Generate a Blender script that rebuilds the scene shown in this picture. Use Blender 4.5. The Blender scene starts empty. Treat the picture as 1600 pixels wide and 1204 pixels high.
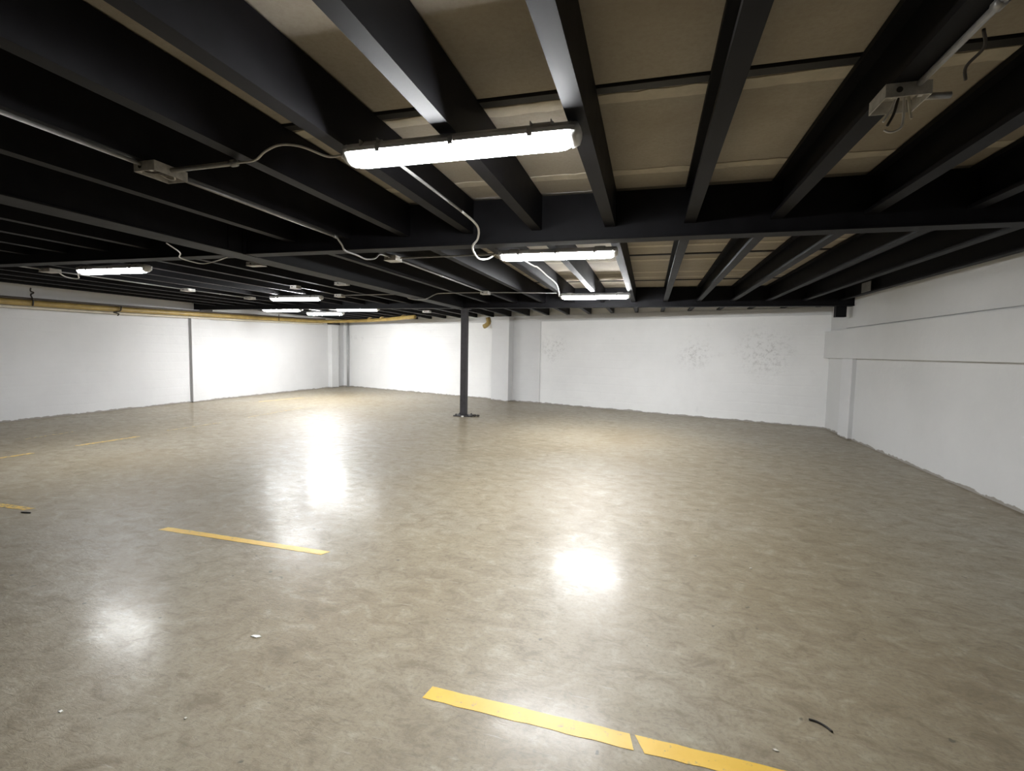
import bpy, bmesh, math, random
from mathutils import Vector, Matrix, Euler

random.seed(7)
SC = bpy.context.scene
COL = SC.collection

# ------------------------------------------------------------------ camera
F_PX = 773.8                                   # focal length for a 1600 px wide frame
YAW, PITCH, ROLL = -0.26875, -0.06944, -0.01828
CAM_POS = Vector((0, 0, 1.5))
_f = Vector((math.sin(YAW) * math.cos(PITCH), math.cos(YAW) * math.cos(PITCH), math.sin(PITCH)))
_r = Vector((math.cos(YAW), -math.sin(YAW), 0))
_d = _f.cross(_r)
_r2 = _r * math.cos(ROLL) + _d * math.sin(ROLL)
_d2 = -_r * math.sin(ROLL) + _d * math.cos(ROLL)
cd = bpy.data.cameras.new('camera')
cd.sensor_width = 36.0
cd.lens = 36.0 * F_PX / 1600.0
cd.clip_start = 0.05
cam = bpy.data.objects.new('camera', cd)
COL.objects.link(cam)
mw = Matrix.Identity(4)
for i, v in enumerate((_r2, -_d2, -_f)):
    for j in range(3):
        mw[j][i] = v[j]
mw.translation = CAM_POS
cam.matrix_world = mw
SC.camera = cam

# ------------------------------------------------------------------ world, exposure
w = bpy.data.worlds.new('world')
SC.world = w
w.use_nodes = True
w.node_tree.nodes['Background'].inputs[0].default_value = (0.5, 0.5, 0.52, 1)
w.node_tree.nodes['Background'].inputs[1].default_value = 0.05
SC.view_settings.view_transform = 'Standard'
SC.view_settings.look = 'None'
SC.view_settings.exposure = 2.7
SC.view_settings.gamma = 1.0
SC.view_settings.use_curve_mapping = False
LAMP_STRENGTH = 30.0

# ------------------------------------------------------------------ materials
def new_mat(name):
    m = bpy.data.materials.new(name)
    m.use_nodes = True
    nt = m.node_tree
    return m, nt, nt.nodes['Principled BSDF']

def node(nt, kind, **kw):
    n = nt.nodes.new(kind)
    for k, v in kw.items():
        if k in n.inputs.keys() if isinstance(k, str) else False:
            n.inputs[k].default_value = v
        else:
            setattr(n, k, v)
    return n

def noise(nt, vec, scale, detail=4, rough=0.55, dist=0.0):
    n = nt.nodes.new('ShaderNodeTexNoise')
    n.inputs['Scale'].default_value = scale
    n.inputs['Detail'].default_value = detail
    n.inputs['Roughness'].default_value = rough
    n.inputs['Distortion'].default_value = dist
    if vec is not None:
        nt.links.new(vec, n.inputs['Vector'])
    return n.outputs['Fac']

def ramp(nt, fac, stops):
    r = nt.nodes.new('ShaderNodeValToRGB')
    e = r.color_ramp.elements
    while len(e) < len(stops):
        e.new(0.5)
    for el, (p, c) in zip(e, stops):
        el.position = p
        el.color = (c, c, c, 1) if isinstance(c, (int, float)) else (*c, 1)
    nt.links.new(fac, r.inputs[0])
    return r.outputs[0]

def math_n(nt, op, a, b=None, clamp=False):
    n = nt.nodes.new('ShaderNodeMath')
    n.operation = op
    n.use_clamp = clamp
    for i, v in enumerate((a, b)):
        if v is None:
            continue
        if isinstance(v, (int, float)):
            n.inputs[i].default_value = v
        else:
            nt.links.new(v, n.inputs[i])
    return n.outputs[0]

def mix(nt, fac, a, b, mode='MIX'):
    n = nt.nodes.new('ShaderNodeMix')
    n.data_type = 'RGBA'
    n.blend_type = mode
    for idx, v in ((0, fac), (6, a), (7, b)):
        if isinstance(v, (int, float)):
            n.inputs[idx].default_value = v
        elif isinstance(v, tuple):
            n.inputs[idx].default_value = (*v, 1)
        else:
            nt.links.new(v, n.inputs[idx])
    return n.outputs[2]

def position(nt):
    return nt.nodes.new('ShaderNodeNewGeometry').outputs['Position']

def scaled(nt, vec, s, rot=0.0):
    n = nt.nodes.new('ShaderNodeMapping')
    n.inputs['Scale'].default_value = s
    n.inputs['Rotation'].default_value = (0, 0, rot)
    nt.links.new(vec, n.inputs[0])
    return n.outputs[0]

def bump(nt, bsdf, h, strength, dist=0.01):
    b = nt.nodes.new('ShaderNodeBump')
    b.inputs['Strength'].default_value = strength
    b.inputs['Distance'].default_value = dist
    nt.links.new(h, b.inputs['Height'])
    nt.links.new(b.outputs[0], bsdf.inputs['Normal'])

def concrete_colour(nt, p):
    big = noise(nt, p, 0.6, 3, 0.55, 0.3)
    mid = noise(nt, scaled(nt, p, (1, 1.35, 1), 0.6), 6.0, 9, 0.72, 0.7)
    fine = noise(nt, p, 42, 5, 0.7)
    c = ramp(nt, big, [(0.3, (0.228, 0.182, 0.112)), (0.5, (0.264, 0.222, 0.150)), (0.7, (0.283, 0.248, 0.184))])
    c = mix(nt, ramp(nt, mid, [(0.50, 0.0), (0.64, 0.75)]), c, (0.165, 0.130, 0.080))
    c = mix(nt, ramp(nt, mid, [(0.32, 0.7), (0.47, 0.0)]), c, (0.37, 0.33, 0.245))
    c = mix(nt, ramp(nt, fine, [(0.36, 0.5), (0.52, 0.0)]), c, (0.15, 0.125, 0.085))
    specks = noise(nt, p, 17, 2, 0.5)
    c = mix(nt, ramp(nt, specks, [(0.71, 0.0), (0.76, 0.7)]), c, (0.07, 0.06, 0.045))
    return c, big, mid, fine

def make_floor_mat():
    m, nt, b = new_mat('polished_concrete')
    p = position(nt)
    c, big, mid, fine = concrete_colour(nt, p)
    s1 = noise(nt, scaled(nt, p, (1.0, 12, 1), 0.35), 6.0, 3, 0.5, 0.4)
    c = mix(nt, ramp(nt, s1, [(0.66, 0.0), (0.74, 0.35)]), c, (0.48, 0.45, 0.38))
    s2 = noise(nt, scaled(nt, p, (1.0, 16, 1), -0.25), 3.0, 3, 0.5, 0.6)
    c = mix(nt, ramp(nt, s2, [(0.68, 0.0), (0.76, 0.4)]), c, (0.13, 0.11, 0.08))
    nt.links.new(c, b.inputs['Base Color'])
    ro = math_n(nt, 'ADD', math_n(nt, 'MULTIPLY', mid, 0.3), 0.30)
    ro = math_n(nt, 'ADD', ro, math_n(nt, 'MULTIPLY', fine, 0.08))
    nt.links.new(ro, b.inputs['Roughness'])
    b.inputs['Specular IOR Level'].default_value = 0.45
    b.inputs['Coat Weight'].default_value = 0.18
    nt.links.new(math_n(nt, 'ADD', math_n(nt, 'MULTIPLY', mid, 0.26), 0.06), b.inputs['Coat Roughness'])
    wav = noise(nt, scaled(nt, p, (1, 1.6, 1), 0.4), 3.0, 3, 0.5)
    scr = noise(nt, scaled(nt, p, (2, 5, 1), 0.6), 8, 6, 0.7, 0.8)
    h = math_n(nt, 'ADD', math_n(nt, 'MULTIPLY', wav, 0.8), math_n(nt, 'MULTIPLY', scr, 0.30))
    h = math_n(nt, 'ADD', h, math_n(nt, 'MULTIPLY', fine, 0.05))
    bump(nt, b, h, 0.6, 0.012)
    return m

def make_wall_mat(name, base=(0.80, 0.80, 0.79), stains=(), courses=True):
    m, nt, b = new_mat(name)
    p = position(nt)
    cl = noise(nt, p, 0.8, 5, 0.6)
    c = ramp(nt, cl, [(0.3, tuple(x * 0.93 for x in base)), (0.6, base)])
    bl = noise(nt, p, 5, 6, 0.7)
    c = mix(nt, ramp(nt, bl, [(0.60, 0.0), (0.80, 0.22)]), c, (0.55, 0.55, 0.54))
    # grime along the bottom edge
    sep = nt.nodes.new('ShaderNodeSeparateXYZ')
    nt.links.new(p, sep.inputs[0])
    ed = noise(nt, p, 6, 5, 0.7)
    lim = math_n(nt, 'SUBTRACT', sep.outputs[2], math_n(nt, 'MULTIPLY', math_n(nt, 'SUBTRACT', ed, 0.38), 0.12))
    dirt = math_n(nt, 'LESS_THAN', lim, 0.018)
    c = mix(nt, math_n(nt, 'MULTIPLY', dirt, 0.75), c, (0.20, 0.17, 0.13))
    for (x, y, z, r, k) in stains:
        dn = nt.nodes.new('ShaderNodeVectorMath')
        dn.operation = 'DISTANCE'
        nt.links.new(p, dn.inputs[0])
        dn.inputs[1].default_value = (x, y, z)
        fall = nt.nodes.new('ShaderNodeMapRange')
        nt.links.new(dn.outputs['Value'], fall.inputs[0])
        fall.inputs[1].default_value = r
        fall.inputs[2].default_value = 0.0
        fall.inputs[3].default_value = 0.0
        fall.inputs[4].default_value = 1.0
        n2 = ramp(nt, noise(nt, p, 11, 7, 0.82), [(0.50, 0.0), (0.62, 1.0)])
        c = mix(nt, math_n(nt, 'MULTIPLY', math_n(nt, 'MULTIPLY', fall.outputs[0], n2), k), c, (0.34, 0.33, 0.31))
    nt.links.new(c, b.inputs['Base Color'])
    b.inputs['Roughness'].default_value = 0.75
    b.inputs['Specular IOR Level'].default_value = 0.25
    h = math_n(nt, 'ADD', noise(nt, p, 7, 5, 0.6), math_n(nt, 'MULTIPLY', noise(nt, p, 60, 3, 0.6), 0.3))
    if courses:
        wv = nt.nodes.new('ShaderNodeTexWave')
        wv.bands_direction = 'Z'
        wv.wave_profile = 'SIN'
        wv.inputs['Scale'].default_value = 1.45
        wv.inputs['Distortion'].default_value = 1.2
        nt.links.new(p, wv.inputs['Vector'])
        h = math_n(nt, 'ADD', h, math_n(nt, 'MULTIPLY', ramp(nt, wv.outputs['Fac'], [(0.0, 0.0), (0.12, 1.0)]), 0.25))
    bump(nt, b, h, 0.35, 0.012)
    return m

def simple_mat(name, col, rough=0.5, metal=0.0, var=0.15, scale=12, spec=0.5, bmp=0.0):
    m, nt, b = new_mat(name)
    p = position(nt)
    n = noise(nt, p, scale, 5, 0.6)
    c = ramp(nt, n, [(0.3, tuple(x * (1 - var) for x in col)), (0.7, tuple(min(1, x * (1 + var)) for x in col))])
    nt.links.new(c, b.inputs['Base Color'])
    nt.links.new(math_n(nt, 'ADD', math_n(nt, 'MULTIPLY', n, 0.16), rough - 0.08), b.inputs['Roughness'])
    b.inputs['Metallic'].default_value = metal
    b.inputs['Specular IOR Level'].default_value = spec
    if bmp:
        bump(nt, b, noise(nt, p, scale * 3, 4, 0.6), bmp, 0.004)
    return m

def make_paint_mat(name, wear):
    m, nt, b = new_mat(name)
    p = position(nt)
    c0, big, mid, fine = concrete_colour(nt, p)
    n = noise(nt, p, 22, 6, 0.75)
    yel = ramp(nt, noise(nt, p, 5, 4, 0.6), [(0.3, (0.70, 0.43, 0.055)), (0.7, (0.78, 0.52, 0.10))])
    c = mix(nt, ramp(nt, n, [(wear, 0.0), (wear + 0.12, 1.0)]), c0, yel)
    nt.links.new(c, b.inputs['Base Color'])
    b.inputs['Roughness'].default_value = 0.42
    return m

def make_panel_mat():
    m, nt, b = new_mat('fibre_board')
    p = position(nt)
    n1 = noise(nt, p, 1.3, 4, 0.6, 0.5)
    n2 = noise(nt, p, 40, 4, 0.7)
    c = ramp(nt, n1, [(0.3, (0.365, 0.32, 0.255)), (0.55, (0.43, 0.388, 0.322)), (0.75, (0.48, 0.44, 0.372))])
    c = mix(nt, ramp(nt, n2, [(0.35, 0.25), (0.6, 0.0)]), c, (0.28, 0.23, 0.16))
    nt.links.new(c, b.inputs['Base Color'])
    b.inputs['Roughness'].default_value = 0.85
    b.inputs['Specular IOR Level'].default_value = 0.2
    bump(nt, b, n2, 0.2, 0.004)
    return m

def emit_mat(name, col, strength):
    m, nt, b = new_mat(name)
    b.inputs['Base Color'].default_value = (0.9, 0.9, 0.9, 1)
    b.inputs['Roughness'].default_value = 0.3
    b.inputs['Emission Color'].default_value = (*col, 1)
    b.inputs['Emission Strength'].default_value = strength
    return m

BACK_STAINS = ((-2.6, 13.85, 1.60, 0.5, 0.65), (1.05, 12.55, 1.52, 0.5, 0.6), (2.45, 12.05, 1.58, 0.7, 0.62),
               (-11.2, 16.90, 1.91, 0.16, 0.6), (-10.85, 16.77, 1.91, 0.16, 0.6), (-10.47, 16.64, 1.91, 0.14, 0.45))
M = {
    'floor': make_floor_mat(),
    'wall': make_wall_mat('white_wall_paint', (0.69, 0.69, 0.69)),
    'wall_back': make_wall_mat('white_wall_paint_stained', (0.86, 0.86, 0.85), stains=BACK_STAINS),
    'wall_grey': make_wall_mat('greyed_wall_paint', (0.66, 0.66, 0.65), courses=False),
    'wall_dark': make_wall_mat('dull_wall_paint', (0.28, 0.27, 0.26), courses=False),
    'steel': simple_mat('black_painted_steel', (0.0078, 0.0075, 0.0088), 0.55, 0, 0.3, 6, 0.12),
    'column': simple_mat('charcoal_painted_steel', (0.045, 0.042, 0.045), 0.5, 0, 0.25, 8, 0.4),
    'panel': make_panel_mat(),
    'band': simple_mat('joint_filler', (0.58, 0.53, 0.43), 0.85, 0, 0.10, 14, 0.2),
    'strip': simple_mat('dark_joint_strip', (0.02, 0.019, 0.018), 0.6, 0, 0.2, 8),
    'slab': simple_mat('deck_concrete', (0.20, 0.18, 0.15), 0.9, 0, 0.2, 4),
    'galv': simple_mat('galvanised_metal', (0.36, 0.355, 0.345), 0.42, 0.55, 0.15, 25),
    'galv_box': simple_mat('zinc_box_metal', (0.58, 0.56, 0.52), 0.5, 0.35, 0.2, 30),
    'cable': simple_mat('grey_white_cable', (0.66, 0.64, 0.60), 0.5, 0, 0.1, 20),
    'housing': simple_mat('lamp_housing_grey', (0.60, 0.60, 0.60), 0.5, 0, 0.06, 10),
    'cap': simple_mat('lamp_end_plastic', (0.74, 0.74, 0.73), 0.35, 0, 0.05, 10),
    
    'yellow_pipe': simple_mat('yellow_pipe_paint', (0.34, 0.235, 0.07), 0.45, 0, 0.25, 5),
    'brown_pipe': simple_mat('dark_pipe_paint', (0.05, 0.036, 0.024), 0.5, 0, 0.25, 8),
    'pale_pipe': simple_mat('pale_pipe_plastic', (0.60, 0.56, 0.46), 0.5, 0, 0.1, 8),
    'grey_pipe': simple_mat('grey_pipe_plastic', (0.42, 0.42, 0.42), 0.5, 0, 0.1, 8),
    'wire_dark': simple_mat('dark_wire', (0.035, 0.028, 0.022), 0.6, 0, 0.2, 20),
    'paint': make_paint_mat('yellow_floor_paint', 0.30),
    'paint_worn': make_paint_mat('worn_yellow_floor_paint', 0.42),
    'paint_faint': make_paint_mat('faded_yellow_floor_paint', 0.50),
    'paper': simple_mat('white_scrap', (0.85, 0.84, 0.80), 0.7, 0, 0.05, 30),
    'rubber': simple_mat('dark_rubber', (0.03, 0.026, 0.022), 0.7, 0, 0.2, 30),
    'chip': simple_mat('pale_stone_chip', (0.62, 0.59, 0.52), 0.8, 0, 0.15, 40),
}

# ------------------------------------------------------------------ mesh helpers
def mesh_from(bm, name, smooth=False):
    bmesh.ops.recalc_face_normals(bm, faces=bm.faces)
    me = bpy.data.meshes.new(name)
    bm.to_mesh(me)
    bm.free()
    if smooth:
        for f in me.polygons:
            f.use_smooth = True
    return me

def obj(name, bm_or_mesh, mat, parent=None, smooth=False, loc=None):
    me = mesh_from(bm_or_mesh, name, smooth) if isinstance(bm_or_mesh, bmesh.types.BMesh) else bm_or_mesh
    if mat is not None and not me.materials:
        me.materials.append(M[mat])
    o = bpy.data.objects.new(name, me)
    COL.objects.link(o)
    if parent is not None:
        o.parent = parent
    if loc is not None:
        o.location = loc
    return o

def empty(name, loc=(0, 0, 0)):
    o = bpy.data.objects.new(name, None)
    o.empty_display_size = 0.1
    COL.objects.link(o)
    o.location = loc
    return o

def tag(o, label=None, cat=None, group=None, kind=None):
    if label: o['label'] = label
    if cat: o['category'] = cat
    if group: o['group'] = group
    if kind: o['kind'] = kind
    return o

def add_box(bm, x0, x1, y0, y1, z0, z1, bev=0.0):
    t = bmesh.new()
    vs = [t.verts.new((x, y, z)) for z in (z0, z1) for y in (y0, y1) for x in (x0, x1)]
    for q in ((0, 1, 3, 2), (4, 6, 7, 5), (0, 4, 5, 1), (2, 3, 7, 6), (0, 2, 6, 4), (1, 5, 7, 3)):
        t.faces.new([vs[i] for i in q])
    if bev:
        bmesh.ops.bevel(t, geom=list(t.edges), offset=bev, segments=2, affect='EDGES', profile=0.5)
    tmp = bpy.data.meshes.new('tmp')
    t.to_mesh(tmp)
    t.free()
    bm.from_mesh(tmp)
    bpy.data.meshes.remove(tmp)
    return bm

def box(x0, x1, y0, y1, z0, z1, bev=0.0):
    return add_box(bmesh.new(), x0, x1, y0, y1, z0, z1, bev)

def add_prism(bm, poly, axis, a, b):
    """extrude a 2-D polygon along an axis from a to b; the polygon lies in the two other axes"""
    def pt(u, v, t):
        return {'X': (t, u, v), 'Y': (u, t, v), 'Z': (u, v, t)}[axis]
    lo = [bm.verts.new(pt(u, v, a)) for u, v in poly]
    hi = [bm.verts.new(pt(u, v, b)) for u, v in poly]
    n = len(poly)
    bm.faces.new(lo)
    bm.faces.new(hi[::-1])
    for i in range(n):
        bm.faces.new((lo[i], lo[(i + 1) % n], hi[(i + 1) % n], hi[i]))
    return bm

def smooth_path(pts, sub=6):
    pts = [Vector(p) for p in pts]
    if len(pts) < 3 or sub < 2:
        return pts
    out = []
    ext = [pts[0] * 2 - pts[1]] + pts + [pts[-1] * 2 - pts[-2]]
    for i in range(1, len(ext) - 2):
        p0, p1, p2, p3 = ext[i - 1:i + 3]
        for k in range(sub):
            t = k / sub
            out.append(0.5 * ((2 * p1) + (p2 - p0) * t + (2 * p0 - 5 * p1 + 4 * p2 - p3) * t * t
                              + (3 * p1 - p0 - 3 * p2 + p3) * t ** 3))
    out.append(pts[-1])
    return out

def add_tube(bm, pts, r, seg=8, sub=1, cap=True):
    P = smooth_path(pts, sub) if sub > 1 else [Vector(p) for p in pts]
    prev = None
    rings = []
    for i, p in enumerate(P):
        t = (P[min(i + 1, len(P) - 1)] - P[max(i - 1, 0)]).normalized()
        if prev is None:
            u = t.orthogonal().normalized()
        else:
            u = (prev - t * prev.dot(t)).normalized()
        prev = u
        v = t.cross(u)
        rr = r[i] if isinstance(r, (list, tuple)) else r
        rings.append([bm.verts.new(p + (u * math.cos(a) + v * math.sin(a)) * rr)
                      for a in (2 * math.pi * k / seg for k in range(seg))])
    for a, b in zip(rings, rings[1:]):
        for k in range(seg):
            bm.faces.new((a[k], a[(k + 1) % seg], b[(k + 1) % seg], b[k]))
    if cap:
        bm.faces.new(rings[0][::-1])
        bm.faces.new(rings[-1])
    return bm

def tube(pts, r, seg=8, sub=1):
    return add_tube(bmesh.new(), pts, r, seg, sub)

# ------------------------------------------------------------------ dimensions
XL, XR = -11.55, 3.59            # side walls
YF = -8.0                        # wall behind the camera
ZD = 2.825                       # underside of deck panels
ZJ = 2.53                        # underside of joists
ZG = 2.43                        # underside of girders
G1 = (4.20, 4.35)
G2 = (10.38, 10.53)
G0 = (-2.00, -1.85)
GM = (-4.27, -4.00)              # main girder, along Y
def back_y(x): return 17.02 - (x - XL) * (5.37 / 15.14)

# ------------------------------------------------------------------ setting
bm = bmesh.new()
lo = [(XL - .2, YF - .2), (XR + .2, YF - .2), (XR + .2, back_y(XR + .2) + .2), (XL - .2, back_y(XL - .2) + .2)]
add_prism(bm, lo, 'Z', -0.15, 0.0)
floor = tag(obj('floor', bm, 'floor'), 'polished warm grey concrete floor of the empty garage', 'floor', kind='structure')

bm = bmesh.new()
add_prism(bm, lo, 'Z', 2.86, 3.05)
ceiling = tag(obj('ceiling', bm, 'slab'), 'dark ceiling of tan boards carried on black steel joists', 'ceiling', kind='structure')

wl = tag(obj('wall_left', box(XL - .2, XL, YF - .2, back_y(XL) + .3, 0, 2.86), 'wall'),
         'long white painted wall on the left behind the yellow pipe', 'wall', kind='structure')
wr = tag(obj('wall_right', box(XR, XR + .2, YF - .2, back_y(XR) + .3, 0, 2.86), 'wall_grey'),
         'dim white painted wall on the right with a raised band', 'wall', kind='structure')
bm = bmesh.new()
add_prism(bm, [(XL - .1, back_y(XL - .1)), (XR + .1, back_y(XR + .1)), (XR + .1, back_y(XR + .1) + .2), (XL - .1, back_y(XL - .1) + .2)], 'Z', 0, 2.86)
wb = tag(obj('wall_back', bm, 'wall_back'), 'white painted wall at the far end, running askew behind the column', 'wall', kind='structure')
wf = tag(obj('wall_front', box(XL, XR, YF - .2, YF, 0, 2.86), 'wall_dark'), 'plain wall behind the viewer', 'wall', kind='structure')  # unseen wall, set far back and darkened to cut bounce light

# left wall: pilaster, corner column with its cap, vertical pipe in the corner
tag(obj('pilaster', box(XL - .05, XL + .06, 10.25, 10.86, 0, 2.36, .008), 'wall', wl), 'white pilaster with a block coloured as a shaded gap above it')
obj('joint_strip', box(XL, XL + .012, 10.218, 10.24, 0.01, 2.28), 'grey_pipe', wl)
tag(obj('corner_column', box(XL - .05, XL + .16, 16.02, 16.45, 0, 2.36, .01), 'wall', wl), 'white square column in the far left corner')
tag(obj('column_cap', box(XL - .03, XL + .19, 15.98, 16.49, 2.36, 2.50, .006), 'wire_dark', wl), 'dark block on the corner column')
tag(obj('gap_shade_block', box(XL - .05, XL + .05, 10.56, 10.92, 2.362, 2.50), 'wire_dark', wl), 'dark block standing in for the shaded gap above the pilaster')  # solid block, its dark colour stands for the shade in a gap
# right wall: protruding band, upper band, corner pilaster
tag(obj('wall_band', box(XR - .09, XR + .02, YF, back_y(XR) + .1, 1.475, 2.02, .006), 'wall_grey', wr), 'raised concrete band along the right wall')
tag(obj('upper_band', box(XR - .035, XR + .02, YF, 10.75, 2.045, 2.595, .006), 'wall_grey', wr), 'upper concrete band under the joists')
tag(obj('pilaster', box(XR - .07, XR + .05, 10.22, 10.72, 0, 1.476, .008), 'wall', wr), 'white pilaster near the far right corner')
# back wall pilaster (axis along the skewed wall)
ux, uy = 0.9425, -0.3343
nx, ny = -0.3343, -0.9425
def wall_pt(x, off):           # point on the back wall at world x, moved off towards the room
    return (x + nx * off, back_y(x) + ny * off)
def wall_block(x0, x1, off, z0, z1):
    b_ = bmesh.new()
    add_prism(b_, [wall_pt(x0, -.03), wall_pt(x1, -.03), wall_pt(x1, off), wall_pt(x0, off)], 'Z', z0, z1)
    return b_
tag(obj('pilaster', wall_block(-4.50, -3.91, .26, 0, 2.50), 'wall', wb), 'white pilaster on the far wall beside the steel column')
tag(obj('shallow_pilaster', wall_block(-3.91, -3.02, .025, 0, 2.36), 'wall', wb), 'shallow raised strip beside the far wall pilaster')
tag(obj('wall_coping', wall_block(XL + .1, XR, .03, 2.36, 2.52), 'wall', wb), 'slightly raised strip along the top of the far wall')

# ------------------------------------------------------------------ ceiling: joists, boards, strips
def joist_mesh(y0, y1, name='joist'):
    b_ = bmesh.new()
    hw, t, lip, z0, z1 = 0.0425, 0.007, 0.028, ZJ, 2.815
    poly = [(hw, z0), (hw, z1), (-hw, z1), (-hw, z1 - lip), (-hw + t, z1 - lip), (-hw + t, z1 - t), (hw - t, z1 - t),
            (hw - t, z0 + t), (-hw + t, z0 + t), (-hw + t, z0 + lip), (-hw, z0 + lip), (-hw, z0)]
    add_prism(b_, poly, 'Y', y0, y1)
    return mesh_from(b_, name)

PITCH_J, X0_J = 0.6167, 0.27
KS = [k for k in range(-18, 6)]
jm0, jm1 = joist_mesh(G0[1] - .005, G1[0] + .005), joist_mesh(G1[1] - .005, G2[0] + .005)
jmf = joist_mesh(YF, G0[0] + .005)
for k in KS:
    x = X0_J + k * PITCH_J
    if k != -7:
        for me in (jmf, jm0, jm1):
            obj('joist', me, 'steel', ceiling, loc=(x, 0, 0))
    obj('joist', joist_mesh(G2[1] - .005, back_y(x) + .04), 'steel', ceiling, loc=(x, 0, 0))

# deck boards between joists: one board per bay and row
rows = [(YF, -0.2), (-0.2, 2.575), (2.645, 4.19), (4.36, 6.965), (7.025, 9.365), (9.42, 10.37)]
edges = [XL] + [X0_J + k * PITCH_J for k in KS if k != -7] + [XR]
panel_cache = {}
for a, b in zip(edges, edges[1:]):
    if b - a < 0.15:
        continue
    for (y0, y1) in rows:
        key = (round(b - a, 3), y0)
        if key not in panel_cache:
            wd = b - a - 0.02
            panel_cache[key] = mesh_from(box(-wd / 2, wd / 2, y0 + .004, y1 - .004, ZD, ZD + 0.018, .002), 'ceiling_board')
        obj('ceiling_board', panel_cache[key], 'panel', ceiling, loc=((a + b) / 2, 0, random.uniform(-.002, .002)))
for a, b in zip([XL] + [X0_J + k * PITCH_J for k in KS], [X0_J + k * PITCH_J for k in KS] + [XR]):
    y1 = back_y(b)
    if b - a > .15:
        obj('ceiling_board', box(a + .01, b - .01, 10.54, y1, ZD, ZD + .018), 'panel', ceiling)
for (y0, y1) in ((2.58, 2.64), (6.97, 7.02), (9.37, 9.415)):
    for (xa, xb) in ((XL, GM[0]), (GM[1], 1.53 if y0 < 4 else XR)):
        obj('joint_strip', box(xa, xb, y0, y1, 2.812, 2.85), 'strip', ceiling)
def band_mesh(y0, y1):
    b_ = bmesh.new()
    wd = PITCH_J - 0.07
    n = 8
    top = [(-wd / 2 + wd * i / n, y1 + random.uniform(-.008, .008)) for i in range(n + 1)]
    bot = [(-wd / 2 + wd * i / n, y0 + random.uniform(-.008, .008)) for i in range(n + 1)]
    add_prism(b_, bot + top[::-1], 'Z', 2.8205, 2.832)
    return mesh_from(b_, 'joint_band')
for (y0, y1) in ((0.95, 1.06), (2.67, 2.77), (3.77, 3.87), (5.9, 6.0), (6.4, 6.5), (7.35, 7.46), (8.42, 8.52), (9.0, 9.08)):
    for k in range(-6, 5):
        obj('joint_band', band_mesh(y0, y1), 'band', ceiling, loc=(X0_J + (k + .5) * PITCH_J, 0, 0))

# ------------------------------------------------------------------ girders
def cross_girder(x0, x1, ys, label, name='steel_girder'):
    e = empty(name, ((x0 + x1) / 2, sum(ys) / 2, ZG))
    o = e.location
    obj('web', box(x0 - o.x, x1 - o.x, ys[0] + .006 - o.y, ys[1] - .006 - o.y, .012, 2.812 - ZG), 'steel', e)
    obj('bottom_flange', box(x0 - o.x, x1 - o.x, ys[0] - .006 - o.y, ys[1] + .006 - o.y, 0, .014, .003), 'steel', e)
    tag(e, label, 'girder', 'cross girders of the ceiling')
    return e
g = cross_girder(GM[1], XR, G1, 'black cross girder above the second lamp of the right row')
obj('end_plate', box(GM[1] - g.location.x, GM[1] + .012 - g.location.x, -.10, .10, -.005, .38), 'steel', g)
cross_girder(XL + .001, GM[0], G1, 'black cross girder left of the main girder, above the left hand lamps')
g = cross_girder(GM[1], XR, G2, 'black cross girder reaching from the column to the right wall')
tag(obj('bearing_bracket', box(3.27 - g.location.x, 3.44 - g.location.x, -.06, .06, -.20, .005), 'steel', g), 'black bracket under the girder end')
cross_girder(XL + .001, GM[0], G2, 'black cross girder far left, beyond the main girder and short of the far wall')
obj('girder', box(XL, GM[0] - .001, G0[0], G0[1], ZG, 2.81), 'steel', ceiling)
obj('girder', box(GM[1] + .001, XR, G0[0], G0[1], ZG, 2.81), 'steel', ceiling)
mg = empty('main_girder', (sum(GM) / 2, (YF + G2[1]) / 2 , ZG))
o = mg.location
hw = (GM[1] - GM[0]) / 2
obj('web', box(-hw + .012, hw - .012, YF - o.y, 10.68 - o.y, .014, 2.812 - ZG), 'steel', mg)
obj('bottom_flange', box(-hw, hw, YF - o.y, 10.68 - o.y, 0, .016, .003), 'steel', mg)
for y in (4.06, 4.49, 10.24):
    obj('stiffener', box(hw - .014, hw - .001, y - .06 - o.y, y + .02 - o.y, .01, .37), 'steel', mg)
tag(mg, 'deep black main girder running lengthwise to the top of the steel column', 'girder')

# ------------------------------------------------------------------ column
CX, CY = -4.05, 10.58
col = empty('steel_column', (CX, CY, 0))
base = obj('base_plate', box(-.19, .19, -.17, .17, 0, .022, .004), 'column', col)
s = .07
obj('shaft', box(-s, s, -s, s, .02, ZG - .014, .008), 'column', col)
obj('cap_plate', box(-.12, .12, -.11, .11, ZG - .016, ZG, .003), 'column', col)
for sx in (-1, 1):
    for sy in (-1, 1):
        bt = tube([(sx * .14, sy * .12, .02), (sx * .14, sy * .12, .06)], .011, 6)
        add_tube(bt, [(sx * .14, sy * .12, .022), (sx * .14, sy * .12, .04)], .02, 6)
        obj('anchor_bolt', bt, 'column', base)
tag(col, 'slim black steel column standing alone on the floor before the far wall', 'column')

# ------------------------------------------------------------------ lamps
def loft(sections):
    b_ = bmesh.new()
    rings = [[b_.verts.new(p) for p in s_] for s_ in sections]
    for a, b in zip(rings, rings[1:]):
        n = len(a)
        for i in range(n):
            b_.faces.new((a[i], a[(i + 1) % n], b[(i + 1) % n], b[i]))
    b_.faces.new(rings[0][::-1])
    b_.faces.new(rings[-1])
    return b_

def u_section(x, hw, z0, z1, n=10):
    pts = [(x, hw, z1)]
    for i in range(n + 1):
        a = math.pi * i / n
        pts.append((x, hw * math.cos(a) ** 1.0 if abs(math.cos(a)) > 1e-6 else 0, z0 + (z1 - z0) * 0.45 - math.sin(a) * (z1 - z0) * 0.45))
    pts.append((x, -hw, z1))
    return pts

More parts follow.
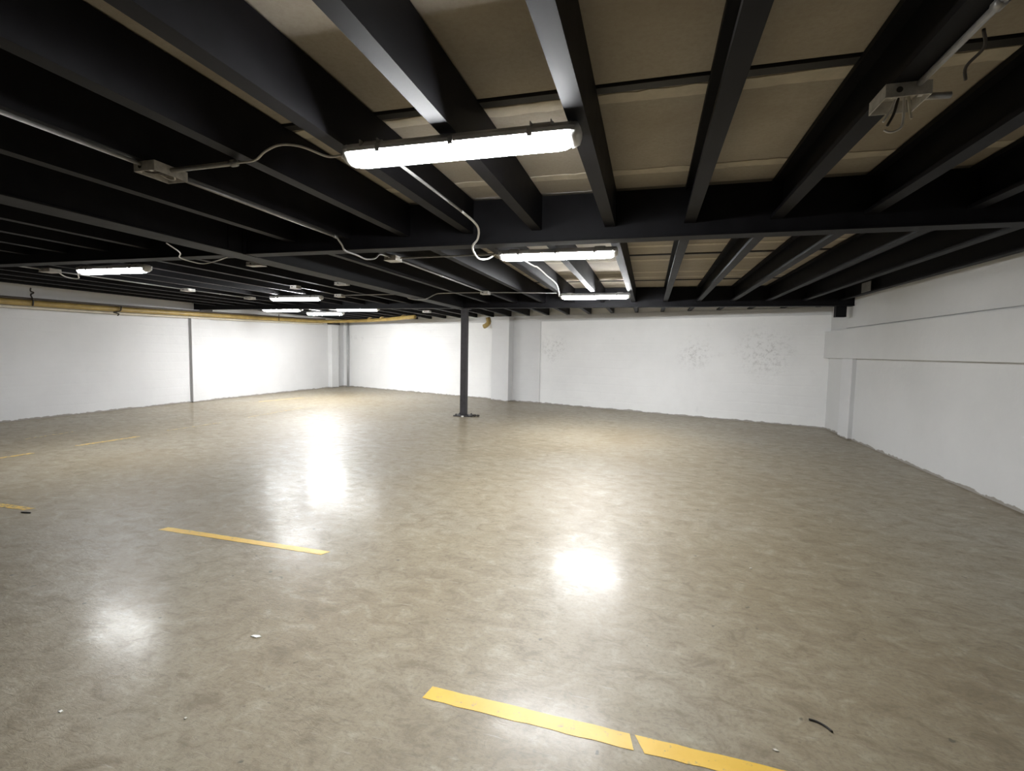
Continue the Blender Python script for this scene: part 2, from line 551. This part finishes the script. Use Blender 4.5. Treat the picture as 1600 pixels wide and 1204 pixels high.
def make_lamp_meshes():
    L = 0.60                        # half length
    def lens(x, k, zb):
        return [(x, .060 * k, -.045), (x, .052 * k, -.072), (x, .040 * k, zb + .007), (x, .024 * k, zb), (x, -.024 * k, zb),
                (x, -.040 * k, zb + .007), (x, -.052 * k, -.072), (x, -.060 * k, -.045)]
    d = loft([lens(-L + .035, .80, -.094), lens(-L + .07, .96, -.108), lens(-L + .10, 1, -.111), lens(L - .10, 1, -.111), lens(L - .07, .96, -.108), lens(L - .035, .80, -.094)])
    def tray(x, k):
        return [(x, -.078 * k, -.060), (x, -.074 * k, -.060), (x, -.070 * k, -.047), (x, .070 * k, -.047), (x, .074 * k, -.060), (x, .078 * k, -.060),
                (x, .076 * k, -.040), (x, .045 * k, -.012), (x, -.045 * k, -.012), (x, -.076 * k, -.040)]
    h = loft([tray(-L + .02, .86), tray(-L + .05, 1), tray(L - .05, 1), tray(L - .02, .86)])
    cap = loft([u_section(x, hw, z0, z1) for x, hw, z0, z1 in ((0, .034, -.070, -.034), (.010, .056, -.096, -.022), (.042, .064, -.108, -.020))])
    br = box(-.05, .05, -.035, .035, -.014, 0.0, .002)
    add_box(br, -.05, -.044, -.080, .080, -.040, -.010)
    add_box(br, .044, .05, -.080, .080, -.040, -.010)
    clip = box(-.012, .012, -.084, -.078, -.074, -.036, .001)
    gl = tube([(.004, 0, -.05), (-.03, 0, -.05)], [.014, .010], 8)
    return dict(diffuser=mesh_from(d, 'diffuser', True), housing=mesh_from(h, 'housing'), end_cap=mesh_from(cap, 'end_cap', True),
                bracket=mesh_from(br, 'bracket'), clip=mesh_from(clip, 'clip'), gland=mesh_from(gl, 'cable_gland'))
LM = make_lamp_meshes()
def lamp(x, y, label, power=1.0, z=ZJ):
    e = empty('fluorescent_lamp', (x, y, z))
    obj('housing', LM['housing'], 'housing', e)
    key = 'lit_diffuser_%d' % round(power * 100)
    if key not in M:
        M[key] = emit_mat(key, (0.97, 0.985, 1.0), LAMP_STRENGTH * power)
    dm = LM['diffuser'].copy()
    obj('diffuser', dm, key, e)
    c = obj('end_cap', LM['end_cap'], 'cap', e, loc=(-.60, 0, 0))
    obj('cable_gland', LM['gland'], 'cap', c)
    c = obj('end_cap', LM['end_cap'], 'cap', e, loc=(.60, 0, 0))
    c.rotation_euler = (0, 0, math.pi)
    for bx in (-.43, .43):
        obj('bracket', LM['bracket'], 'galv', e, loc=(bx, 0, 0))
    for bx in (-.38, 0, .38):
        obj('clip', LM['clip'], 'galv', e, loc=(bx, 0, 0))
        obj('clip', LM['clip'], 'galv', e, loc=(bx, .162, 0))
    tag(e, label, 'lamp', 'tube lamps under the joists')
    return e
lamp(-.93, 2.29, 'nearest and largest lit tube lamp, hung below the joists at the top', 0.7)
lamp(-.925, 4.95, 'second lit tube lamp of the right row, just beyond the cross girder', 1.15)
lamp(-.945, 8.70, 'third and farthest lit tube lamp of the right row, right of the column', 1.8)
lamp(-6.83, 4.96, 'lit tube lamp nearest the left wall, alone at the left above the yellow pipe', 0.85)
lamp(-6.82, 8.45, 'lit tube lamp of the left row, directly behind the foremost left one', 0.75)
lamp(-7.04, 10.95, 'thin looking lit tube lamp half hidden behind the far left cross girder, on its right', 0.5)
lamp(-9.27, 10.95, 'thin looking lit tube lamp half hidden behind the far left cross girder, on its left', 0.65)
lamp(-8.93, 12.27, 'glaring lit tube lamp close to the far left corner above the pipe bend', 2.3)

# ------------------------------------------------------------------ conduits, boxes and cables
def thing(name, bm_, mat, label, cat, group=None, smooth=True):
    return tag(obj(name, bm_, mat, smooth=smooth), label, cat, group)

def conduit(pts, r, label, straps=(), mat='galv', name='conduit', cat='conduit', sub=1, strap_axis='Y'):
    root = Vector(pts[0])
    e = empty(name, root)
    obj('pipe', tube([Vector(p) - root for p in pts], r, 10, sub), mat, e, smooth=True)
    for p in straps:
        q = Vector(p) - root
        d_ = Vector((0, .018, 0)) if strap_axis == 'Y' else Vector((.018, 0, 0))
        obj('coupling', tube([q - d_, q + d_], r * 1.45, 10), 'galv', e, smooth=True)
    return tag(e, label, cat, 'wiring under the ceiling')

def cable(pts, r, label, mat='cable', sub=6):
    root = Vector(pts[0])
    o_ = obj('cable', tube([Vector(p) - root for p in pts], r, 8, sub), mat, smooth=True, loc=root)
    return tag(o_, label, 'cable', 'wiring under the ceiling')

def junction_box(x, y, z, sx, sy, sz, label, open_side='down', rot=0.0, wires=False):
    """shell of a sheet metal box, z is its top"""
    e = empty('junction_box', (x, y, z))
    e.rotation_euler = (0, 0, rot)
    b_ = bmesh.new()
    t = .003
    add_box(b_, -sx, sx, -sy, sy, -t, 0)
    add_box(b_, -sx, -sx + t, -sy, sy, -sz, -t)
    add_box(b_, sx - t, sx, -sy, sy, -sz, -t)
    add_box(b_, -sx + t, sx - t, -sy, -sy + t, -sz, -t)
    add_box(b_, -sx + t, sx - t, sy - t, sy, -sz, -t)
    sh = obj('shell', b_, 'galv_box', e)
    ko = tube([(-sx * .4, -sy + .001, -sz * .5), (-sx * .4, -sy - .0015, -sz * .5)], sz * .22, 10)  # solid disc, coloured dark like the shade in an open hole
    tag(obj('knockout', ko, 'wire_dark', sh), 'dark round disc standing in for a shaded knockout hole')
    if open_side == 'closed':
        obj('lid', box(-sx - .004, sx + .004, -sy - .004, sy + .004, -sz - .004, -sz, .001), 'galv_box', e)
    for s_ in (-1, 1):
        obj('screw_ear', box(s_ * sx * .55 - .008, s_ * sx * .55 + .008, -sy + t, -sy + .02, -sz, -sz + .003), 'galv_box', sh)
    if wires:
        obj('wire', tube([(-.01, 0, -.02), (-.035, -.02, -.075), (-.06, -.03, -.12)], .0045, 6, 5), 'cable', e, smooth=True)
        obj('wire', tube([(.02, .01, -.02), (.018, .0, -.09), (.012, .0, -.135), (-.02, .0, -.15), (-.045, 0, -.14)], .0045, 6, 5), 'cable', e, smooth=True)
        obj('wire', tube([(.03, 0, -.02), (.042, .01, -.07), (.045, 0, -.105)], .0045, 6, 5), 'pale_pipe', e, smooth=True)
        obj('wire', tube([(.0, .01, -.02), (-.015, 0, -.08), (-.035, 0, -.125)], .005, 6, 5), 'wire_dark', e, smooth=True)
    return tag(e, label, 'box', 'junction boxes under the ceiling')

XC = -2.80
ZC = 2.512
conduit([(XC, G0[1], ZC), (XC, 2.20, ZC)], .011, 'grey steel conduit entering the nearest open junction box from the top left edge', straps=[(XC, 0.9, ZC)])
junction_box(XC + .02, 2.31, ZJ, .075, .105, .055, 'nearest open metal junction box, left of the largest lamp', rot=.0)
nb = bpy.data.objects['junction_box']
obj('interior_shade_block', box(-.045, .035, -.06, .05, -.030, -.004, .003), 'wire_dark', nb)  # dark block added to paint the shaded inside of the open box
obj('wire', tube([(-.05, .02, -.02), (-.02, .06, -.045), (.03, .06, -.05), (.055, .02, -.03)], .005, 6, 5), 'cable', nb, smooth=True)
obj('wire', tube([(-.055, -.06, -.015), (-.03, -.075, -.045), (.02, -.05, -.05), (.05, -.01, -.02)], .004, 6, 5), 'wire_dark', nb, smooth=True)
conduit([(XC, 2.42, ZC), (XC, 4.02, ZC)], .011, 'grey conduit running from the nearest junction box to the cross girder', straps=[(XC, 4.0, ZC)])
conduit([(XC + .095, 2.31, ZC - .005), (-2.25, 2.30, ZC - .005)], .013, 'short conduit stub pointing from the nearest box towards the largest lamp', straps=[(-2.25, 2.30, ZC - .005)], strap_axis='X')
cable([(-2.24, 2.30, ZC - .005), (-2.10, 2.285, 2.505), (-1.97, 2.22, 2.517), (-1.84, 2.18, 2.522), (-1.73, 2.20, 2.51), (-1.64, 2.28, 2.485), (-1.555, 2.29, 2.488)], .006, 'thin pale cable drooping into the left end of the largest lamp')
cable([(XC, 4.02, ZC), (XC, 4.10, 2.46), (XC - .01, 4.17, 2.418), (XC - .01, 4.36, 2.414), (XC - .01, 4.52, 2.405), (XC, 4.68, 2.44), (XC, 4.78, 2.50), (XC + .01, 4.98, 2.505)], .009, 'grey flexible cable looping under the cross girder left of the second lamp', mat='galv')
junction_box(-2.80, 5.06, ZJ, .07, .075, .05, 'small junction box just beyond the cross girder, left of the second lamp', 'closed')
conduit([(-2.72, 5.08, ZC), (-1.60, 5.05, ZC), (-1.57, 4.98, 2.49)], .009, 'thin conduit running sideways from the small box to the second lamp')
conduit([(XC, 5.14, ZC), (XC, 8.22, ZC)], .010, 'grey conduit running lengthwise between the two boxes in front of the column', straps=[(XC, 6.4, ZC)])
junction_box(-2.80, 8.30, ZJ, .07, .075, .05, 'small junction box near the column top, left of the third lamp', 'closed')
conduit([(-2.72, 8.31, ZC), (-1.58, 8.52, ZC)], .010, 'thin conduit running sideways from the far box to the third lamp')
conduit([(-2.88, 8.30, ZC), (-3.62, 8.32, ZC), (-3.78, 8.34, 2.49), (-3.92, 8.36, 2.43), (-4.02, 8.37, 2.408), (-4.16, 8.38, 2.408), (-4.31, 8.39, 2.435), (-4.41, 8.40, 2.49), (-4.54, 8.41, 2.515)], .010, 'bent conduit dipping under the main girder near the column', sub=4, straps=[(-4.1, 8.375, 2.408)], strap_axis='X')
conduit([(-4.54, 8.41, 2.515), (-5.72, 8.42, 2.515)], .010, 'pale conduit running sideways left of the main girder to a small box')
junction_box(-5.80, 8.42, ZJ, .075, .07, .05, 'small box right of the second lamp of the left row', 'closed')
# cable from the largest lamp on to the second lamp
conduit([(-1.36, 2.36, ZC), (-1.36, 3.46, ZC)], .009, 'thin conduit leading from the largest lamp back to the cross girder')
cable([(-1.36, 3.46, ZC), (-1.37, 3.75, 2.51), (-1.40, 3.95, 2.50), (-1.46, 4.10, 2.455), (-1.53, 4.17, 2.415), (-1.58, 4.34, 2.395), (-1.62, 4.60, 2.385), (-1.60, 4.80, 2.42), (-1.56, 4.93, 2.488)], .009, 'pale flexible cable hooking under the cross girder into the second lamp')
cable([(-1.36, 5.02, 2.50), (-1.38, 5.6, 2.515), (-1.36, 5.85, 2.515), (-1.34, 5.95, 2.515), (-1.36, 6.6, 2.515), (-1.38, 7.4, 2.515), (-1.50, 8.3, 2.51), (-1.56, 8.66, 2.488)], .010, 'white cable linking the second and the third lamp')
# open box with loose wires on the right
conduit([(.93, G0[1], ZC + .005), (.93, 2.235, ZC + .005)], .012, 'conduit along a joist to the open box with loose wires', straps=[(.93, 1.80, ZC + .005)])
junction_box(.90, 2.32, ZJ, .075, .075, .05, 'open junction box with loose dangling wires, top right', wires=True)
tag(conduit([(.975, 2.34, ZC), (1.08, 2.35, ZC)], .012, 'short stub of pipe sticking out of the box with loose wires'), None)
cable([(.975, 1.96, 2.535), (1.00, 2.0, 2.50), (.98, 2.05, 2.47), (.995, 2.08, 2.44)], .005, 'short dark wire end hanging beside the conduit at the top right', mat='wire_dark')
# left hand wiring
junction_box(-8.15, 5.06, ZJ, .10, .075, .045, 'junction box left of the foremost left hand lamp', 'closed')
conduit([(-8.15, 3.2, ZC), (-8.15, 4.98, ZC)], .009, 'thin conduit arriving at the box left of the foremost left lamp')
cable([(-8.10, 5.13, 2.49), (-8.14, 5.24, 2.45), (-8.02, 5.28, 2.425), (-7.82, 5.20, 2.42), (-7.62, 5.06, 2.44), (-7.46, 4.96, 2.486)], .008, 'pale cable sagging into the left end of the foremost left lamp')
junction_box(-8.20, 7.26, ZJ, .09, .075, .045, 'small pale box above the left wall pilaster, behind the foremost left lamp', 'closed')
conduit([(-8.18, 5.14, ZC), (-8.20, 7.18, ZC)], .009, 'thin conduit between the two leftmost boxes')
conduit([(-8.20, 7.34, ZC), (-8.13, 8.56, ZC)], .009, 'thin conduit between the pale box and the farther box on the left', straps=[(-8.17, 7.95, ZC)])
junction_box(-8.12, 8.64, ZJ, .08, .075, .045, 'small pale box left of the second lamp of the left row', 'closed')
junction_box(-5.78, 7.15, ZJ, .06, .06, .05, 'small square box above the second lamp of the left row', 'closed')
junction_box(-4.52, 4.92, 2.49, .10, .05, .04, 'flat pale box against the left side of the main girder, nearer one', 'closed')
junction_box(-4.52, 6.62, 2.49, .10, .05, .04, 'flat pale box against the left side of the main girder, farther one', 'closed')
junction_box(-5.75, 12.2, ZJ, .10, .06, .05, 'tiny pale box far off under the joists left of the column', 'closed')
cable([(-4.30, 3.60, 2.428), (-4.55, 3.95, 2.42), (-4.78, 4.15, 2.413), (-4.83, 4.34, 2.405), (-4.80, 4.46, 2.405), (-4.55, 4.40, 2.42), (-4.30, 4.28, 2.427)], .006, 'thin grey cable sagging beside the main girder left of it')
# plate on the joist by the right wall
thing('splice_plate', box(3.30, 3.306, 9.05, 9.40, 2.545, 2.70, .002), 'galv', 'pale metal plate on the last joist by the right wall', 'plate', smooth=False)

# ------------------------------------------------------------------ pipes along the left wall
PW = [(-11.38, YF + .2, 2.13), (-11.38, 6.26, 2.236), (-11.38, 10.2, 2.30), (-11.38, 12.9, 2.36), (-11.36, 14.6, 2.40), (-11.2, 15.35, 2.43), (-10.75, 15.65, 2.455),
      (-10.0, 15.6, 2.465), (-8.6, 14.95, 2.470), (-6.85, 13.70, 2.475)]
def shift(pts, dx, dz): return [(x + dx, y, z + dz) for x, y, z in pts]
pp = obj('gas_pipe', tube(PW, .058, 12, 5), 'yellow_pipe', smooth=True)
tag(pp, 'long yellow pipe along the left wall bending round the far corner', 'pipe')
for (x, y, z) in ((-9.50, 15.37, 2.468), (-8.87, 15.08, 2.47), (-7.62, 14.25, 2.473)):
    obj('riser', tube([(x, y, z + .03), (x + .06, y + .02, z + .08), (x + .20, y + .05, z + .14), (x + .24, y + .06, z + .30)], .022, 8, 4), 'yellow_pipe', pp, smooth=True)
for t_ in ((-11.38, 8.3, 2.268), (-11.38, 11.3, 2.325), (-11.37, 14.0, 2.388)):
    obj('pipe_collar', tube([(t_[0], t_[1] - .03, t_[2] - .0005), (t_[0], t_[1] + .03, t_[2] + .0005)], .057, 12), 'yellow_pipe', pp, smooth=True)
p2 = obj('thin_pipe', tube([(x + .02, y, z + .080) for x, y, z in PW[:6]], .022, 8, 5), 'brown_pipe', smooth=True)
tag(p2, 'thin dark pipe resting on top of the yellow pipe at the left wall', 'pipe')
p3 = obj('thin_pipe', tube([(x - .05, y, z - .085) for x, y, z in PW[:6]], .024, 8, 5), 'pale_pipe', smooth=True)
tag(p3, 'thin pale pipe running just below the yellow pipe at the left wall', 'pipe')
hk = [(-11.36, 6.72, 2.53), (-11.37, 6.72, 2.47), (-11.32, 6.74, 2.44), (-11.37, 6.72, 2.40), (-11.33, 6.72, 2.33), (-11.31, 6.72, 2.26), (-11.33, 6.72, 2.19)]
cable(hk, .012, 'twisted dark wire hanger holding the yellow pipe at the left edge', mat='wire_dark', sub=4)
cable([(-11.31, 8.36, 2.33), (-11.30, 8.32, 2.23), (-11.34, 8.26, 2.20), (-11.33, 8.20, 2.185), (-11.32, 8.30, 2.16), (-11.33, 8.28, 2.12)], .013, 'knotted dark wire under the yellow pipe, left of the pilaster', mat='wire_dark', sub=4)
cable([(-11.30, 13.2, 2.52), (-11.30, 13.2, 2.32)], .012, 'straight dark hanger rod on the yellow pipe near the far corner', mat='wire_dark', sub=1)
# vertical pipe in the far left corner
vx = -11.26
thing('drain_pipe', tube([(vx, back_y(vx) - .07, 0.0), (vx, back_y(vx) - .07, 2.52)], .045, 12), 'grey_pipe', 'grey vertical pipe in the far left corner of the room', 'pipe')
# yellow elbow beside the back pilaster
ex, ey = wall_pt(-4.72, .20)
eb = obj('pipe_elbow', tube([(ex + .05, ey - .08, 2.50), (ex + .06, ey - .06, 2.42), (ex + .05, ey - .02, 2.34), (ex - .04, ey + .03, 2.27), (ex - .12, ey + .06, 2.235)], .07, 12, 4), 'yellow_pipe', smooth=True)
tag(eb, 'short yellow bent pipe end on the far wall right of the steel column', 'pipe')

# ------------------------------------------------------------------ painted lines
def stripe(p, q, wd, mat, label, slant0=0.0, slant1=0.0):
    p, q = Vector((*p, 0)), Vector((*q, 0))
    d_ = (q - p).normalized()
    n_ = Vector((-d_.y, d_.x, 0))
    L = (q - p).length
    k = max(4, int(L / .05))
    up, dn = [], []
    for i in range(k + 1):
        t_ = i / k
        s0 = slant0 * (1 - t_) + slant1 * t_
        j = lambda: random.uniform(-.0025, .0025)
        a_ = d_ * (L * t_ + s0 / 2) + n_ * (wd / 2 + j())
        b_ = d_ * (L * t_ - s0 / 2) - n_ * (wd / 2 + j())
        up.append((a_.x, a_.y))
        dn.append((b_.x, b_.y))
    b_ = bmesh.new()
    add_prism(b_, dn + up[::-1], 'Z', 0.0, 0.0015)
    o_ = obj('parking_line', b_, mat, loc=(p.x, p.y, 0.0))
    return tag(o_, label, 'floor line', 'yellow parking lines on the floor')
stripe((-.885, 1.908), (-.012, 1.882), .080, 'paint', 'nearest bright yellow floor line, left piece ending at the gap', .01, -.02)
stripe((.018, 1.880), (1.9, 1.83), .080, 'paint', 'nearest bright yellow floor line, right piece running out of the picture', -.04, 0)
stripe((-3.78, 3.065), (-2.23, 3.045), .068, 'paint', 'yellow floor line in the left middle between two lamp reflections', 0.02, 0.03)
stripe((-7.4, 3.075), (-5.33, 3.06), .07, 'paint_worn', 'yellow floor line cut off by the left edge of the picture', 0, .04)
stripe((-8.04, 5.22), (-7.98, 6.10), .07, 'paint_worn', 'thin yellow lengthwise floor line in front of the left wall')
stripe((-8.10, 3.2), (-8.02, 4.68), .07, 'paint_worn', 'thin yellow lengthwise floor line at the left edge near the wall')
stripe((-8.10, 6.70), (-8.03, 7.78), .06, 'paint_faint', 'faded lengthwise floor line below the left wall pilaster')
stripe((-8.14, 8.5), (-8.26, 10.5), .06, 'paint_faint', 'faded lengthwise floor line farther back towards the corner')
stripe((-9.29, 5.3), (-9.37, 6.07), .06, 'paint_faint', 'faded pale floor line closest to the left wall')
stripe((-10.2, 11.1), (-9.9, 12.55), .07, 'paint_worn', 'worn yellow floor line far back before the corner column')

# ------------------------------------------------------------------ litter on the floor
def scrap(name, x, y, pts, h, mat, label, cat, rot=0.0):
    b_ = bmesh.new()
    add_prism(b_, pts, 'Z', 0, h)
    bmesh.ops.bevel(b_, geom=[e_ for e_ in b_.edges], offset=h * .25, segments=1, affect='EDGES')
    o_ = obj(name, b_, mat, loc=(x, y, 0.0))
    o_.rotation_euler = (0, 0, rot)
    return tag(o_, label, cat)
scrap('paper_scrap', -1.912, 2.035, [(-.028, -.008), (.01, -.012), (.03, .004), (.012, .012), (-.02, .006)], .004, 'paper', 'small white scrap lying on the floor left of centre', 'litter')
scrap('stone_chip', -2.26, 1.368, [(-.008, -.005), (.006, -.006), (.009, .004), (-.004, .007)], .005, 'paper', 'tiny white chip on the floor at the bottom left', 'litter')
scrap('stone_chip', -1.748, 1.485, [(-.006, -.004), (.005, -.005), (.006, .004), (-.004, .005)], .004, 'chip', 'tiny pale chip on the floor near the bottom, right of the other chip', 'litter')
scrap('stone_chip', .744, 3.73, [(-.008, -.006), (.007, -.006), (.009, .005), (-.006, .007)], .006, 'chip', 'tiny pale chip on the floor right of the lamp reflections', 'litter')
scrap('stone_chip', .519, 1.998, [(-.012, .002), (-.002, -.006), (.012, -.004), (.0, .006)], .004, 'chip', 'tiny pale chip beside the nearest yellow line', 'litter')
scrap('rubber_scrap', -5.24, 2.985, [(-.05, -.012), (.0, -.010), (.05, .004), (.04, .014), (-.01, .008)], .010, 'rubber', 'small dark scrap at the end of the left yellow line', 'litter')
rs = obj('rubber_strip', tube([(.690, 2.212, .004), (.715, 2.208, .004), (.742, 2.190, .004), (.760, 2.163, .004)], .0045, 8, 5), 'rubber', smooth=True)
tag(rs, 'thin curved dark strip lying on the floor at the lower right', 'litter')
scrap('paper_scrap', CX + .05, CY - .22, [(-.02, -.03), (.03, -.02), (.025, .03), (-.02, .02)], .03, 'paper', 'small white scrap at the foot of the steel column', 'litter')
for i, (dx, dy, r_) in enumerate(((.27, -.02, .05), (.34, .03, .04), (.24, -.13, .035))):
    b_ = bmesh.new()
    bmesh.ops.create_icosphere(b_, subdivisions=2, radius=r_)
    for v in b_.verts:
        v.co *= random.uniform(.75, 1.15)
        v.co.z = max(v.co.z * .6 + r_ * .45, 0)
    o_ = obj('rubble', b_, 'rubber', loc=(CX + dx, CY + dy, 0))
    tag(o_, ('largest dark lump of debris right beside the column base plate', 'dark lump of debris farthest right of the column foot', 'small dark lump of debris in front of the column foot')[i], 'debris')
